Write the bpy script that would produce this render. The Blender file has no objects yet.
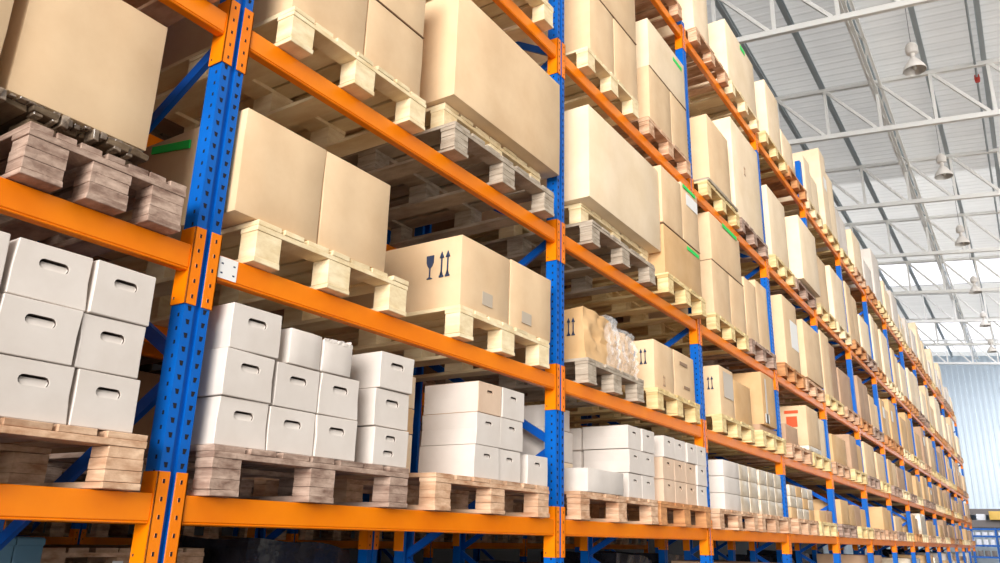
import bpy, bmesh, math, random
from mathutils import Vector, Matrix, noise
RNG = random.Random(11)
C = bpy.context.scene.collection
SC = bpy.context.scene

# ------------------------------------------------------------------ materials
def new_mat(name):
    m = bpy.data.materials.new(name); m.use_nodes = True
    nt = m.node_tree
    return m, nt, nt.nodes['Principled BSDF']
def N(nt, kind, **kw):
    n = nt.nodes.new(kind)
    for k, v in kw.items():
        if k in n.inputs: n.inputs[k].default_value = v
        else: setattr(n, k, v)
    return n
def srgb(r, g, b):
    f = lambda c: (c/255/12.92 if c <= 10.31 else ((c/255+.055)/1.055)**2.4)
    return (f(r), f(g), f(b), 1)
def mottled(name, c1, c2, scale=(6, 6, 6), rough=.7, bump=.05, bscale=40, spec=.3, island=.0, objrand=.0, contrast=(.35, .65), detail=5):
    m, nt, b = new_mat(name); L = nt.links
    tc = N(nt, 'ShaderNodeTexCoord'); mp = N(nt, 'ShaderNodeMapping', Scale=scale)
    L.new(tc.outputs['Object'], mp.inputs['Vector'])
    oi = N(nt, 'ShaderNodeObjectInfo')
    off = N(nt, 'ShaderNodeVectorMath', operation='MULTIPLY_ADD')
    L.new(oi.outputs['Random'], off.inputs[0]); off.inputs[1].default_value = (37, 53, 71); L.new(mp.outputs[0], off.inputs[2])
    ns = N(nt, 'ShaderNodeTexNoise', Scale=1.0, Detail=detail, Roughness=.6); L.new(off.outputs[0], ns.inputs['Vector'])
    rp = N(nt, 'ShaderNodeValToRGB'); rp.color_ramp.elements[0].color = c1; rp.color_ramp.elements[1].color = c2
    rp.color_ramp.elements[0].position, rp.color_ramp.elements[1].position = contrast
    L.new(ns.outputs['Fac'], rp.inputs[0])
    out = rp.outputs[0]
    if island or objrand:
        hs = N(nt, 'ShaderNodeHueSaturation'); L.new(out, hs.inputs['Color'])
        ma = N(nt, 'ShaderNodeMath', operation='MULTIPLY_ADD')
        if island:
            ge = N(nt, 'ShaderNodeNewGeometry'); L.new(ge.outputs['Random Per Island'], ma.inputs[0]); k = island
        else:
            L.new(oi.outputs['Random'], ma.inputs[0]); k = objrand
        ma.inputs[1].default_value = k; ma.inputs[2].default_value = 1-k/2
        L.new(ma.outputs[0], hs.inputs['Value']); out = hs.outputs[0]
    L.new(out, b.inputs['Base Color'])
    b.inputs['Roughness'].default_value = rough
    b.inputs['Specular IOR Level'].default_value = spec
    if bump:
        n2 = N(nt, 'ShaderNodeTexNoise', Scale=bscale, Detail=4); L.new(tc.outputs['Object'], n2.inputs['Vector'])
        bp = N(nt, 'ShaderNodeBump', Strength=bump, Distance=.01); L.new(n2.outputs['Fac'], bp.inputs['Height']); L.new(bp.outputs[0], b.inputs['Normal'])
    return m
def plain(name, c, rough=.5, metal=0, spec=.5):
    m, nt, b = new_mat(name); b.inputs['Base Color'].default_value = c
    b.inputs['Roughness'].default_value = rough; b.inputs['Metallic'].default_value = metal; b.inputs['Specular IOR Level'].default_value = spec
    return m
M = {}
M['kraft'] = mottled('kraft', srgb(220, 186, 146), srgb(230, 199, 160), (3, 3, 3), .62, .08, 14, objrand=.12)
M['kraft_warm'] = mottled('kraft_warm', srgb(206, 164, 114), srgb(217, 178, 130), (3, 3, 3), .6, .08, 14, objrand=.14)
M['kraft_pale'] = mottled('kraft_pale', srgb(234, 209, 174), srgb(244, 221, 190), (3, 3, 3), .55, .08, 14, objrand=.1)  # pale kraft; on the upper shelves it also paints in the glare
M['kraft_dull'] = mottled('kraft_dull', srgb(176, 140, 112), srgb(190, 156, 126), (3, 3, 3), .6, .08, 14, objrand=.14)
M['kraft_dark'] = mottled('kraft_dark', srgb(112, 80, 56), srgb(132, 98, 70), (3, 3, 3), .6, .08, 14, objrand=.14)  # kraft darkened to put interior and seam shade into the colour
M['kraft_inside'] = plain('kraft_inside', srgb(150, 108, 74), .8)
M['archive'] = mottled('archive_board', srgb(215, 204, 194), srgb(223, 213, 204), (5, 5, 5), .6, .1, 10, objrand=.05)
M['archive_tan'] = mottled('archive_tan_board', srgb(214, 184, 158), srgb(224, 196, 170), (5, 5, 5), .6, .1, 10, objrand=.05)
M['archive_in'] = plain('archive_inside', srgb(72, 58, 50), .8)  # dark colour paints the shade inside the hand slots
M['wrapped'] = mottled('wrapped_board', srgb(192, 172, 146), srgb(220, 204, 180), (7, 7, 7), .3, .5, 16, spec=.6, objrand=.1)
M['wood_new'] = mottled('new_pine', srgb(222, 196, 150), srgb(244, 226, 188), (3, 9, 22), .65, .12, 60, island=.16, objrand=0)
M['wood_yellow'] = mottled('yellow_pine', srgb(204, 172, 116), srgb(236, 214, 162), (3, 9, 22), .65, .12, 60, island=.18)
M['wood_mid'] = mottled('tan_wood', srgb(166, 118, 84), srgb(226, 192, 160), (4, 10, 26), .75, .2, 60, island=.3, contrast=(.3, .7))
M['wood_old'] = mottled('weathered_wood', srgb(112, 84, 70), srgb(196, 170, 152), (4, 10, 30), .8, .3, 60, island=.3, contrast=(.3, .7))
M['wood_dark'] = mottled('dark_rotten_wood', srgb(70, 54, 40), srgb(132, 112, 88), (4, 10, 30), .8, .3, 60, island=.4, contrast=(.3, .7))  # rotten broken pallet; also paints shade on pallets of the row behind
M['film_dull'] = mottled('dusty_film', srgb(74, 58, 48), srgb(150, 132, 112), (20, 20, 20), .25, .5, 30, spec=.7)
M['wood_grey'] = mottled('grey_wood', srgb(142, 126, 108), srgb(192, 178, 160), (4, 10, 30), .8, .3, 60, island=.25, contrast=(.3, .7))
M['wood_red'] = mottled('reddish_wood', srgb(168, 112, 70), srgb(206, 150, 100), (4, 10, 26), .75, .2, 60, island=.3)
def paint(name, c, c2, rough=.32):
    return mottled(name, c, c2, (4, 4, 4), rough, .03, 30, spec=.35, contrast=(.3, .75))
M['orange'] = paint('orange_paint', srgb(240, 122, 0), srgb(250, 138, 6))
M['blue'] = paint('blue_paint', srgb(0, 88, 176), srgb(4, 102, 196))
M['blue_dark'] = paint('blue_brace_paint', srgb(6, 84, 178), srgb(10, 96, 200))
M['hole'] = plain('hole_dark', (.006, .006, .012, 1), .9)
M['white_paint'] = plain('white_paint', srgb(252, 251, 248), .45)
M['purlin'] = plain('blue_grey_steel', srgb(176, 186, 192), .5)
M['paper'] = plain('white_paper', srgb(240, 238, 234), .6)
M['green'] = plain('green_tape', srgb(40, 222, 96), .5)
M['ink'] = plain('navy_ink', srgb(52, 62, 88), .7)
M['ink_faint'] = plain('faded_ink', srgb(150, 122, 98), .8)
M['tape'] = plain('clear_tape_grey', srgb(196, 180, 160), .3)
M['tape_brown'] = plain('brown_tape', srgb(176, 136, 96), .35)
M['red_mark'] = plain('red_sticker', srgb(226, 84, 36), .6)
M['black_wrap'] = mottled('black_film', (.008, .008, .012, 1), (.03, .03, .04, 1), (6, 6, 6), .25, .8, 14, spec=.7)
M['blue_crate'] = plain('pale_blue_plastic', srgb(96, 140, 166), .5)
M['yellow_box'] = plain('yellow_crate', srgb(226, 186, 96), .6)
M['steel'] = plain('dark_steel', srgb(110, 104, 104), .5)
M['white_goods'] = plain('white_goods', srgb(232, 236, 246), .5)
M['bulb'] = plain('lamp_glass', srgb(210, 206, 200), .2, .4)
M['lamp_in'] = plain('lamp_reflector', srgb(214, 210, 206), .3, .3)
M['lamp'] = plain('lamp_white_enamel', srgb(236, 230, 224), .4)
M['red'] = plain('red_enamel', srgb(214, 70, 58), .5)
# film
m, nt, b = new_mat('clear_film'); M['film'] = m
b.inputs['Base Color'].default_value = (1, 1, 1, 1); b.inputs['Roughness'].default_value = .18; b.inputs['Alpha'].default_value = .2
n2 = N(nt, 'ShaderNodeTexNoise', Scale=18.0, Detail=3.0); tc = N(nt, 'ShaderNodeTexCoord'); nt.links.new(tc.outputs['Object'], n2.inputs['Vector'])
bp = N(nt, 'ShaderNodeBump', Strength=1.0, Distance=.03); nt.links.new(n2.outputs['Fac'], bp.inputs['Height']); nt.links.new(bp.outputs[0], b.inputs['Normal'])
# roof deck, concrete, cladding
M['deck'] = mottled('galvanised_roof_sheet', srgb(222, 220, 216), srgb(236, 234, 231), (.5, 3.0, .5), .5, 0, objrand=0, detail=6)
M['concrete'] = mottled('dark_floor', srgb(74, 72, 70), srgb(86, 84, 82), (1, 1, 1), .5, 0)
M['apron'] = plain('sunlit_concrete', srgb(236, 232, 224), .8)
M['clad'] = plain('pale_blue_cladding', srgb(206, 220, 232), .5)
M['wall_light'] = plain('light_wall_panel', srgb(150, 150, 150), .7)
M['wall'] = plain('grey_wall_panel', srgb(60, 56, 54), .7)
m, nt, b = new_mat('translucent_panel'); M['skylight'] = m
nt.nodes.remove(b); tr = N(nt, 'ShaderNodeBsdfTranslucent', Color=(.95, .96, 1, 1)); tp = N(nt, 'ShaderNodeBsdfTransparent'); mx = N(nt, 'ShaderNodeMixShader', Fac=.08)
nt.links.new(tr.outputs[0], mx.inputs[1]); nt.links.new(tp.outputs[0], mx.inputs[2]); nt.links.new(mx.outputs[0], nt.nodes['Material Output'].inputs['Surface'])

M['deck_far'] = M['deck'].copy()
# translucency added to brighten the metal roof sheet, most at the far end
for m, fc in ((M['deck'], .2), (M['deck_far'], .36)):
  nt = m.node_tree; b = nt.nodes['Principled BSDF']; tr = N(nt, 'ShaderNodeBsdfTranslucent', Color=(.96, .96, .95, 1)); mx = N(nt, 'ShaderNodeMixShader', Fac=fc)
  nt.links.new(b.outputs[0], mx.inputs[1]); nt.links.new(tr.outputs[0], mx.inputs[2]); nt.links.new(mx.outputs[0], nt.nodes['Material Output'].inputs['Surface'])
# ------------------------------------------------------------------ mesh helper
class MB:
    def __init__(s): s.v = []; s.f = []; s.m = []; s.mats = []
    def mi(s, mat):
        if mat not in s.mats: s.mats.append(mat)
        return s.mats.index(mat)
    def hexa(s, p, mat):     # p: 8 points, bottom 4 ccw then top 4 ccw
        b = len(s.v); s.v += [tuple(q) for q in p]; k = s.mi(mat)
        for f in ((3, 2, 1, 0), (4, 5, 6, 7), (0, 1, 5, 4), (1, 2, 6, 5), (2, 3, 7, 6), (3, 0, 4, 7)):
            s.f.append(tuple(b+i for i in f)); s.m.append(k)
        return s
    def box(s, x0, x1, y0, y1, z0, z1, mat, j=0):
        r = (lambda: RNG.uniform(-j, j)) if j else (lambda: 0)
        p = [(x+r(), y+r(), z+r()) for z in (z0, z1) for x, y in ((x0, y0), (x1, y0), (x1, y1), (x0, y1))]
        return s.hexa(p, mat)
    def bar(s, a, b, w, h, mat, up=(0, 0, 1)):
        a = Vector(a); b = Vector(b); d = (b-a).normalized(); u = Vector(up)
        if abs(d.dot(u)) > .98: u = Vector((1, 0, 0))
        r = d.cross(u).normalized(); u = r.cross(d).normalized()
        p = [q+r*sx*w/2+u*sz*h/2 for q in (a, b) for sx, sz in ((-1, -1), (1, -1), (1, 1), (-1, 1))]
        return s.hexa(p, mat)
    def lathe(s, cx, cy, prof, mat, n=24):
        k = s.mi(mat); b = len(s.v)
        for r, z in prof:
            for i in range(n):
                a = 2*math.pi*i/n; s.v.append((cx+r*math.cos(a), cy+r*math.sin(a), z))
        for j in range(len(prof)-1):
            for i in range(n):
                i2 = (i+1) % n
                s.f.append((b+j*n+i, b+j*n+i2, b+(j+1)*n+i2, b+(j+1)*n+i)); s.m.append(k)
        return s
    def poly(s, pts, mat):
        b = len(s.v); s.v += [tuple(p) for p in pts]; s.f.append(tuple(range(b, b+len(pts)))); s.m.append(s.mi(mat)); return s
    def mesh(s, name, bevel=0, smooth=False):
        me = bpy.data.meshes.new(name); me.from_pydata(s.v, [], s.f)
        for mt in s.mats: me.materials.append(M[mt])
        me.polygons.foreach_set('material_index', s.m)
        bm = bmesh.new(); bm.from_mesh(me)
        bmesh.ops.recalc_face_normals(bm, faces=bm.faces)
        if bevel: bmesh.ops.bevel(bm, geom=bm.edges[:], offset=bevel, segments=1, affect='EDGES', profile=.5)
        bm.to_mesh(me); bm.free()
        if smooth: me.polygons.foreach_set('use_smooth', [True]*len(me.polygons))
        return me
LABELS = {}
def tag(o, label, cat, group=None, kind=None):
    n = len(label.split()); assert 4 <= n <= 16, label
    if label in LABELS and not group == 'SHARED': raise Exception('duplicate label: '+label)
    LABELS[label] = o.name
    o['label'] = label; o['category'] = cat
    if group: o['group'] = group
    if kind: o['kind'] = kind
    return o
def link(name, me, parent=None, loc=(0, 0, 0), rz=0):
    o = bpy.data.objects.new(name, me); C.objects.link(o); o.location = loc; o.rotation_euler = (0, 0, rz)
    if parent: o.parent = parent
    return o
def struct(name, me, loc=(0, 0, 0)):
    o = link(name, me, None, loc); o['kind'] = 'structure'; return o
def empty(name, loc, rz=0):
    o = bpy.data.objects.new(name, None); C.objects.link(o); o.location = loc; o.rotation_euler = (0, 0, rz); o.empty_display_size = .1
    return o
def copy_tree(o, parent=None):
    c = o.copy(); C.objects.link(c)
    if parent: c.parent = parent
    for ch in list(o.children): copy_tree(ch, c)
    return c

# ------------------------------------------------------------------ rack geometry
P = 2.7
CB = [1.483, 2.363, 3.361, 4.795, 6.585]          # connector bottoms per level
TOP = [c+.222 for c in CB]                         # beam tops
NB = 14
BAY = ['leftmost bay', 'second bay', 'third bay', 'fourth bay', 'fifth bay', 'sixth bay', 'seventh bay', 'eighth bay', 'ninth bay', 'tenth bay', 'eleventh bay', 'twelfth bay', 'thirteenth bay', 'fourteenth bay', 'farthest bay']
LEV = ['lowest shelf', 'second shelf', 'third shelf', 'fourth shelf', 'top shelf']
ORD = ['first', 'second', 'third', 'fourth', 'fifth', 'sixth', 'seventh', 'eighth', 'ninth', 'tenth', 'eleventh', 'twelfth', 'thirteenth', 'fourteenth', 'fifteenth', 'sixteenth']

def post_mesh(top, detail, bot=0.0):
    mb = MB()
    # omega section: two front strips with a shallow groove, two side flanges, rear lips
    mb.box(-.004, 0, -.052, -.016, bot, top, 'blue'); mb.box(-.004, 0, .016, .052, bot, top, 'blue')
    mb.box(-.018, -.014, -.014, .014, bot, top, 'blue')
    mb.box(-.018, 0, -.016, -.0125, bot, top, 'blue'); mb.box(-.018, 0, .0125, .016, bot, top, 'blue')
    mb.box(-.08, -.004, -.052, -.049, bot, top, 'blue'); mb.box(-.08, -.004, .049, .052, bot, top, 'blue')
    mb.box(-.08, -.077, -.049, -.03, bot, top, 'blue'); mb.box(-.08, -.077, .03, .049, bot, top, 'blue')
    if detail:
        z = 1.2
        while z < min(top, 5.6)-.05:
            for y in (-.034, .034):
                s = 1 if y > 0 else -1
                y -= s*.003
                mb.hexa([(-.001, y-.0048, z-.010), (.0008, y-.0048, z-.010), (.0008, y+.0048, z-.010), (-.001, y+.0048, z-.010),
                         (-.001, y-.0078+.002*s, z+.008), (.0008, y-.0078+.002*s, z+.008), (.0008, y+.0078+.002*s, z+.008), (-.001, y+.0078+.002*s, z+.008)], 'hole')
            for x in (-.03,):
                mb.box(x-.005, x+.005, -.0526, -.0515, z+.018, z+.032, 'hole')
            z += .05
    return mb.mesh('post')
POST = {}
def connector_mesh(side):    # side -1: the flange left of the centre line (serves the bay to the left)
    mb = MB(); s = side
    y0, y1 = sorted((s*.012, s*.060))
    mb.box(.0015, .006, y0, y1, 0, .294, 'orange')
    ys = sorted((s*.0545, s*.060))
    mb.box(-.078, .006, ys[0], ys[1], 0, .294, 'orange')
    for i in range(5):
        z = .03+i*.058
        mb.box(.005, .0068, s*.034-.005, s*.034+.005, z-.008, z+.008, 'hole')
    mb.box(-.066, -.058, s*.0595-.0008, s*.0595+.0018*s+.0008, .02, .03, 'hole') if s < 0 else None
    return mb.mesh('connector', .0008)
CONN = {-1: connector_mesh(-1), 1: connector_mesh(1)}
def beam_mesh():
    mb = MB()
    mb.box(-.048, -.002, .0605, P-.0605, .132, .221, 'orange')
    mb.box(-.046, -.004, .0605, P-.0605, .124, .132, 'orange')
    return mb.mesh('beam', .003)
BEAM = beam_mesh()
def brace_mesh(a, b, y):
    mb = MB(); mb.bar(a, b, .05, .004, 'blue_dark', (0, 1, 0))
    A = Vector(a); B = Vector(b); d = (B-A).normalized(); nrm = Vector((d.z, 0, -d.x))
    for s in (-1, 1): mb.bar(A+nrm*.0235*s+Vector((0, .01, 0)), B+nrm*.0235*s+Vector((0, .01, 0)), .02 if 0 else .003, .022, 'blue_dark', (0, 1, 0))
    return mb.mesh('brace')
BR = {}
def upright_frame(n, xf, xr, top, rowword, detail, y, both=True, levels=5):
    r = empty('upright_frame', (xf, y, 0))
    key = (top, detail)
    if key not in POST: POST[key] = post_mesh(top, detail)
    link('post', POST[key], r)
    link('post', POST[key], r, (xr-xf, 0, 0), math.pi)
    dep = xf-xr
    if 'foot' not in BR:
        mb = MB(); mb.box(-.1, .03, -.07, .07, 0, .006, 'steel'); mb.box(-.084, .006, -.058, .058, .006, .03, 'blue'); BR['foot'] = mb.mesh('foot_plate', .001)
    link('foot_plate', BR['foot'], r); link('foot_plate', BR['foot'], r, (xr-xf, 0, 0), math.pi)
    # K bracing: nodes alternate between front and rear post
    zs = [.02]
    while zs[-1]+.71 < top-.1: zs.append(zs[-1]+.71)
    for i in range(len(zs)-1):
        fr = (i % 2 == 0)
        a = (-.07, 0, zs[i]); b = (-dep+.07, 0, zs[i])
        a, b = ((-.06, 0, zs[i]+.02), (-dep+.06, 0, zs[i+1]-.02)) if not fr else ((-dep+.06, 0, zs[i]+.02), (-.06, 0, zs[i+1]-.02))
        k = (round(dep, 2), i)
        if k not in BR: BR[k] = brace_mesh(a, b, 0)
        link('brace', BR[k], r)
    tag(r, f'blue perforated upright frame, {rowword}, {ORD[n]} post from the left', 'rack upright', f'blue upright frames {rowword}')
    return r
def beam(bay, lvl, x, flip, word, sides=(1, -1)):
    r = empty('rack_beam', (x, (bay-1)*P, CB[lvl]))
    b = link('beam', BEAM, r)
    ca = link('connector', CONN[1], r); cb = link('connector', CONN[-1], r, (0, P, 0))
    if flip:
        r.rotation_euler = (0, 0, math.pi); r.location = (x, bay*P, CB[lvl])
    tag(r, f'orange {word} beam across the {BAY[bay]}, {LEV[lvl]} level', 'rack beam', f'orange rack beams, {word} row')
    return r

TALLP = {1: 7.7, 5: 7.6, 9: 7.7, 13: 7.7}
for n in range(0, 16):          # front row; n=1 is the big post near the left
    y = (n-1)*P
    upright_frame(n, 0, -1.25, TALLP.get(n, 6.95), 'front row', n <= 4, y)
    
for bay in range(0, 15):
    for l in range(5):
        if bay == 0 and l == 4: continue
        bm_ = beam(bay, l, 0, False, 'front')
        beam(bay, l, -1.25, True, 'rear')
        if bay == 1 and l == 1:
            mb = MB(); mb.box(-.0019, -.0008, .063, .15, .134, .218, 'paper')
            for z in (.155, .192):
                for yy in (.08, .135): mb.box(-.0009, -.0003, yy-.005, yy+.005, z-.003, z+.003, 'ink')
            s = link('sticker', mb.mesh('sticker'), bm_); s['label'] = 'white paper sticker on the beam end'
# second row standing back to back behind the first
XB = -1.50
for n in range(0, 16):
    upright_frame(n, XB, XB-1.25, 6.95, 'row behind the first', False, (n-1)*P)
for bay in range(0, 15):
    for l in range((5 if bay > 1 else 4) if bay < 8 else 3):
        beam(bay, l, XB, False, 'second row front')
        beam(bay, l, XB-1.25, True, 'second row rear')
# a third row across the next aisle
XC = -5.2
for n in range(1, 8):
    upright_frame(n, XC, XC-1.08, 4.2, 'third row across the back aisle', False, (n-1)*P)
for bay in range(1, 7):
    for l in range(2):
        bb = beam(bay, l, XC, False, 'third row front'); bb.location.z -= .22

# ------------------------------------------------------------------ pallets
def pallet_parts(w, d, wood, blocks=(.13, .14, .13), rough=.002):
    """origin: front left bottom corner at (0,0,0); extends -x (depth) and +y"""
    out = []
    ys = [(0, blocks[0]), (w/2-blocks[1]/2, w/2+blocks[1]/2), (w-blocks[2], w)]
    xs = [(-.1, -.004), (-d/2-.07, -d/2+.07), (-d+.004, -d+.1)]
    for (a, b) in ys:
        mb = MB(); mb.box(-d, 0, a, b, 0, .021, wood, rough); out.append(('bottom_board', mb, .002))
    for (a, b) in ys:
        for (p, q) in xs:
            mb = MB(); 
            if wood in ('wood_old', 'wood_mid', 'wood_grey'):
                for k in range(3): mb.box(p, q, a+RNG.uniform(0, .004), b-RNG.uniform(0, .004), .0215+k*.0362, .0215+(k+1)*.0362-.0008, wood, .0008)
            else: mb.box(p, q, a+.002, b-.002, .0215, .13, wood, .0008)
            out.append(('block', mb, .0015))
    for (p, q) in xs:
        mb = MB(); mb.box(p-.004 if p > -d/2 else p, q+(.003 if q > -.2 else 0), 0, w, .1305, .1515, wood, rough*.5); out.append(('stringer_board', mb, .0015))
    mb = MB(); nb = 7; pitch = (w+.02)/nb
    for i in range(nb):
        wdt = pitch-(.035 if i % 2 else .018)*(w/1.1)
        y0 = i*pitch+(0 if i == 0 else RNG.uniform(-.004, .004)); y1 = min(y0+wdt, w)
        mb.box(-d+RNG.uniform(0, .01), RNG.uniform(-.008, .003), y0, y1, .152, .174, wood, rough*.6)
    out.append(('deck', mb, .002))
    return out
PAL = {}
def pallet(bay, lvl, y0, w, wood, x=.06, d=1.3, detail=None, z=None, words='', extra=None, where=None):
    if detail is None: detail = bay <= 4 and x > -1
    zz = TOP[lvl]+.002 if z is None else z
    key = (round(w, 2), round(d, 2), wood, detail, RNG.randrange(3))
    name = 'wooden_pallet'
    cw = {'wood_new': 'pale new', 'wood_yellow': 'yellow', 'wood_mid': 'tan', 'wood_old': 'weathered brown', 'wood_grey': 'grey', 'wood_red': 'reddish', 'wood_dark': 'dark'}[wood]
    lab = where or f'{cw} wooden pallet {words} {BAY[bay]}, {LEV[lvl]}'
    if detail:
        if key in PAL:
            o = copy_tree(PAL[key]); o.location = (x, y0, zz)
        else:
            o = empty(name, (x, y0, zz)); PAL[key] = o
            for nm, mb, bv in pallet_parts(w, d, wood): link(nm, mb.mesh(nm, bv), o)
        o.rotation_euler = (0, 0, 0)
    else:
        if key not in PAL:
            al = MB()
            for nm, mb, bv in pallet_parts(w, d, wood):
                b = len(al.v); al.v += mb.v; al.f += [tuple(b+i for i in f) for f in mb.f]; al.m += [al.mi(wood)]*len(mb.f)
            PAL[key] = al.mesh(name)
        o = link(name, PAL[key], None, (x, y0, zz))
    for k in ('label', 'category', 'group'):
        if k in o.keys(): del o[k]
    tag(o, ' '.join(lab.split()), 'pallet', 'wooden pallets on the racks')
    o.name = name
    return o
PT = .180    # pallet top above beam top

# ------------------------------------------------------------------ cartons
def carton_mesh(w, h, d, mat, bulge=.004, seam=None, j=.004, bev=.004):
    """origin front-left-bottom; -x depth, +y width. closed cardboard box with folded flap lines"""
    mb = MB()
    nx, ny, nz = 2, 3, 3
    r = lambda a: RNG.uniform(-a, a)
    V = {}
    def vid(i, k, l):
        key = (i, k, l)
        if key not in V:
            fx, fy, fz = i/nx, k/ny, l/nz
            x = -d*fx; y = w*fy; z = h*fz
            sx = (1 if i == 0 else -1 if i == nx else 0); sy = (-1 if k == 0 else 1 if k == ny else 0); sz = (-1 if l == 0 else 1 if l == nz else 0)
            inner = (sx != 0)+(sy != 0)+(sz != 0)
            if inner == 1:
                x += sx*bulge*RNG.uniform(-.2, 1); y += sy*bulge*RNG.uniform(-.4, .6); z -= (bulge*RNG.uniform(0, .4) if sz > 0 else 0)
            elif inner == 2:
                x += r(j*.4)*(sx != 0); y += r(j*.4)*(sy != 0); z -= abs(r(j*.3))*(sz > 0)
            else:
                x += r(j)*.6; y += r(j)*.6; z -= (abs(r(j))*.5 if sz > 0 else 0)
            V[key] = len(mb.v); mb.v.append((x, y, z))
        return V[key]
    k0 = mb.mi(mat)
    for k in range(ny):
        for l in range(nz):
            for i in (0, nx): mb.f.append((vid(i, k, l), vid(i, k+1, l), vid(i, k+1, l+1), vid(i, k, l+1))); mb.m.append(k0)
    for i in range(nx):
        for l in range(nz):
            for k in (0, ny): mb.f.append((vid(i, k, l), vid(i+1, k, l), vid(i+1, k, l+1), vid(i, k, l+1))); mb.m.append(k0)
    for i in range(nx):
        for k in range(ny):
            for l in (0, nz): mb.f.append((vid(i, k, l), vid(i+1, k, l), vid(i+1, k+1, l), vid(i, k+1, l))); mb.m.append(k0)
    me = bpy.data.meshes.new('cardboard_box'); me.from_pydata(mb.v, [], mb.f); me.materials.append(M[mat])
    bm = bmesh.new(); bm.from_mesh(me); bmesh.ops.recalc_face_normals(bm, faces=bm.faces)
    if bev:
        ed = [e for e in bm.edges if len(e.link_faces) == 2 and e.calc_face_angle() > .8]
        bmesh.ops.bevel(bm, geom=ed, offset=bev, segments=2, affect='EDGES', profile=.5)
    bm.to_mesh(me); bm.free()
    me.polygons.foreach_set('use_smooth', [True]*len(me.polygons))
    try: me.set_sharp_from_angle(angle=math.radians(25))
    except Exception: pass
    return me
LAST = ['']
def carton(bay, lvl, y0, y1, z0, z1, mat, label, x=0.02, d=1.0, rz=0, group=None, bev=.004, bulge=.006):
    o = link('cardboard_box', carton_mesh(y1-y0, z1-z0, d, mat, bulge=bulge, bev=bev), None, (x, y0, z0), rz)
    tag(o, label, 'box', group or f'cardboard boxes on the {LEV[lvl]}'); LAST[0] = o.name
    return o
def patch(parent, name, face, a0, a1, z0, z1, mat, label=None, t=.0015, out=.0062):
    """flat sticker on the front (face 'f': a = y) or the left side (face 's': a = x), local coordinates"""
    mb = MB()
    if face == 'f': mb.box(out-.0002, out+t, a0, a1, z0, z1, mat)
    else: mb.box(a0, a1, -out-t, -out+.0002, z0, z1, mat)
    o = link(name, mb.mesh(name), parent)
    if label: o['label'] = label
    return o
def arrows(parent, face, a, z, s, goblet=True, mat='ink', out=.0055, name='handling_mark'):
    """goblet and two upward arrows printed on a face; a,z centre, s height; drawn as thin raised ink"""
    mb = MB()
    def q(pts, th=.001):
        n = len(pts)
        if face == 's': A = [(a+px*s, -out-th, z+pz*s) for px, pz in pts]; B = [(a+px*s, -out+.004, z+pz*s) for px, pz in pts]
        else: A = [(out+th, a+px*s, z+pz*s) for px, pz in pts]; B = [(out-.004, a+px*s, z+pz*s) for px, pz in pts]
        mb.poly(A, mat); mb.poly(B[::-1], mat)
        for i in range(n): mb.poly([A[i], A[(i+1) % n], B[(i+1) % n], B[i]], mat)
    for cx in (.22, .5):
        q([(cx-.1, -.5), (cx+.1, -.5), (cx+.1, -.43), (cx-.1, -.43)])
        q([(cx-.025, -.43), (cx+.025, -.43), (cx+.025, .3), (cx-.025, .3)])
        q([(cx-.1, .25), (cx+.1, .25), (cx, .5)])
        q([(cx-.07, -.43), (cx+.07, -.43), (cx+.02, -.25), (cx-.02, -.25)])
    if goblet:
        g = [(-.32-.17, .42), (-.32-.16, .15), (-.32-.1, .0), (-.32-.025, -.08), (-.32-.025, -.42), (-.32-.12, -.47), (-.32-.12, -.5), (-.32+.12, -.5), (-.32+.12, -.47), (-.32+.025, -.42), (-.32+.025, -.08), (-.32+.1, 0), (-.32+.16, .15), (-.32+.17, .42)]
        q(g[::-1])
    me = mb.mesh(name)
    o = link(name, me, parent)
    return o

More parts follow.
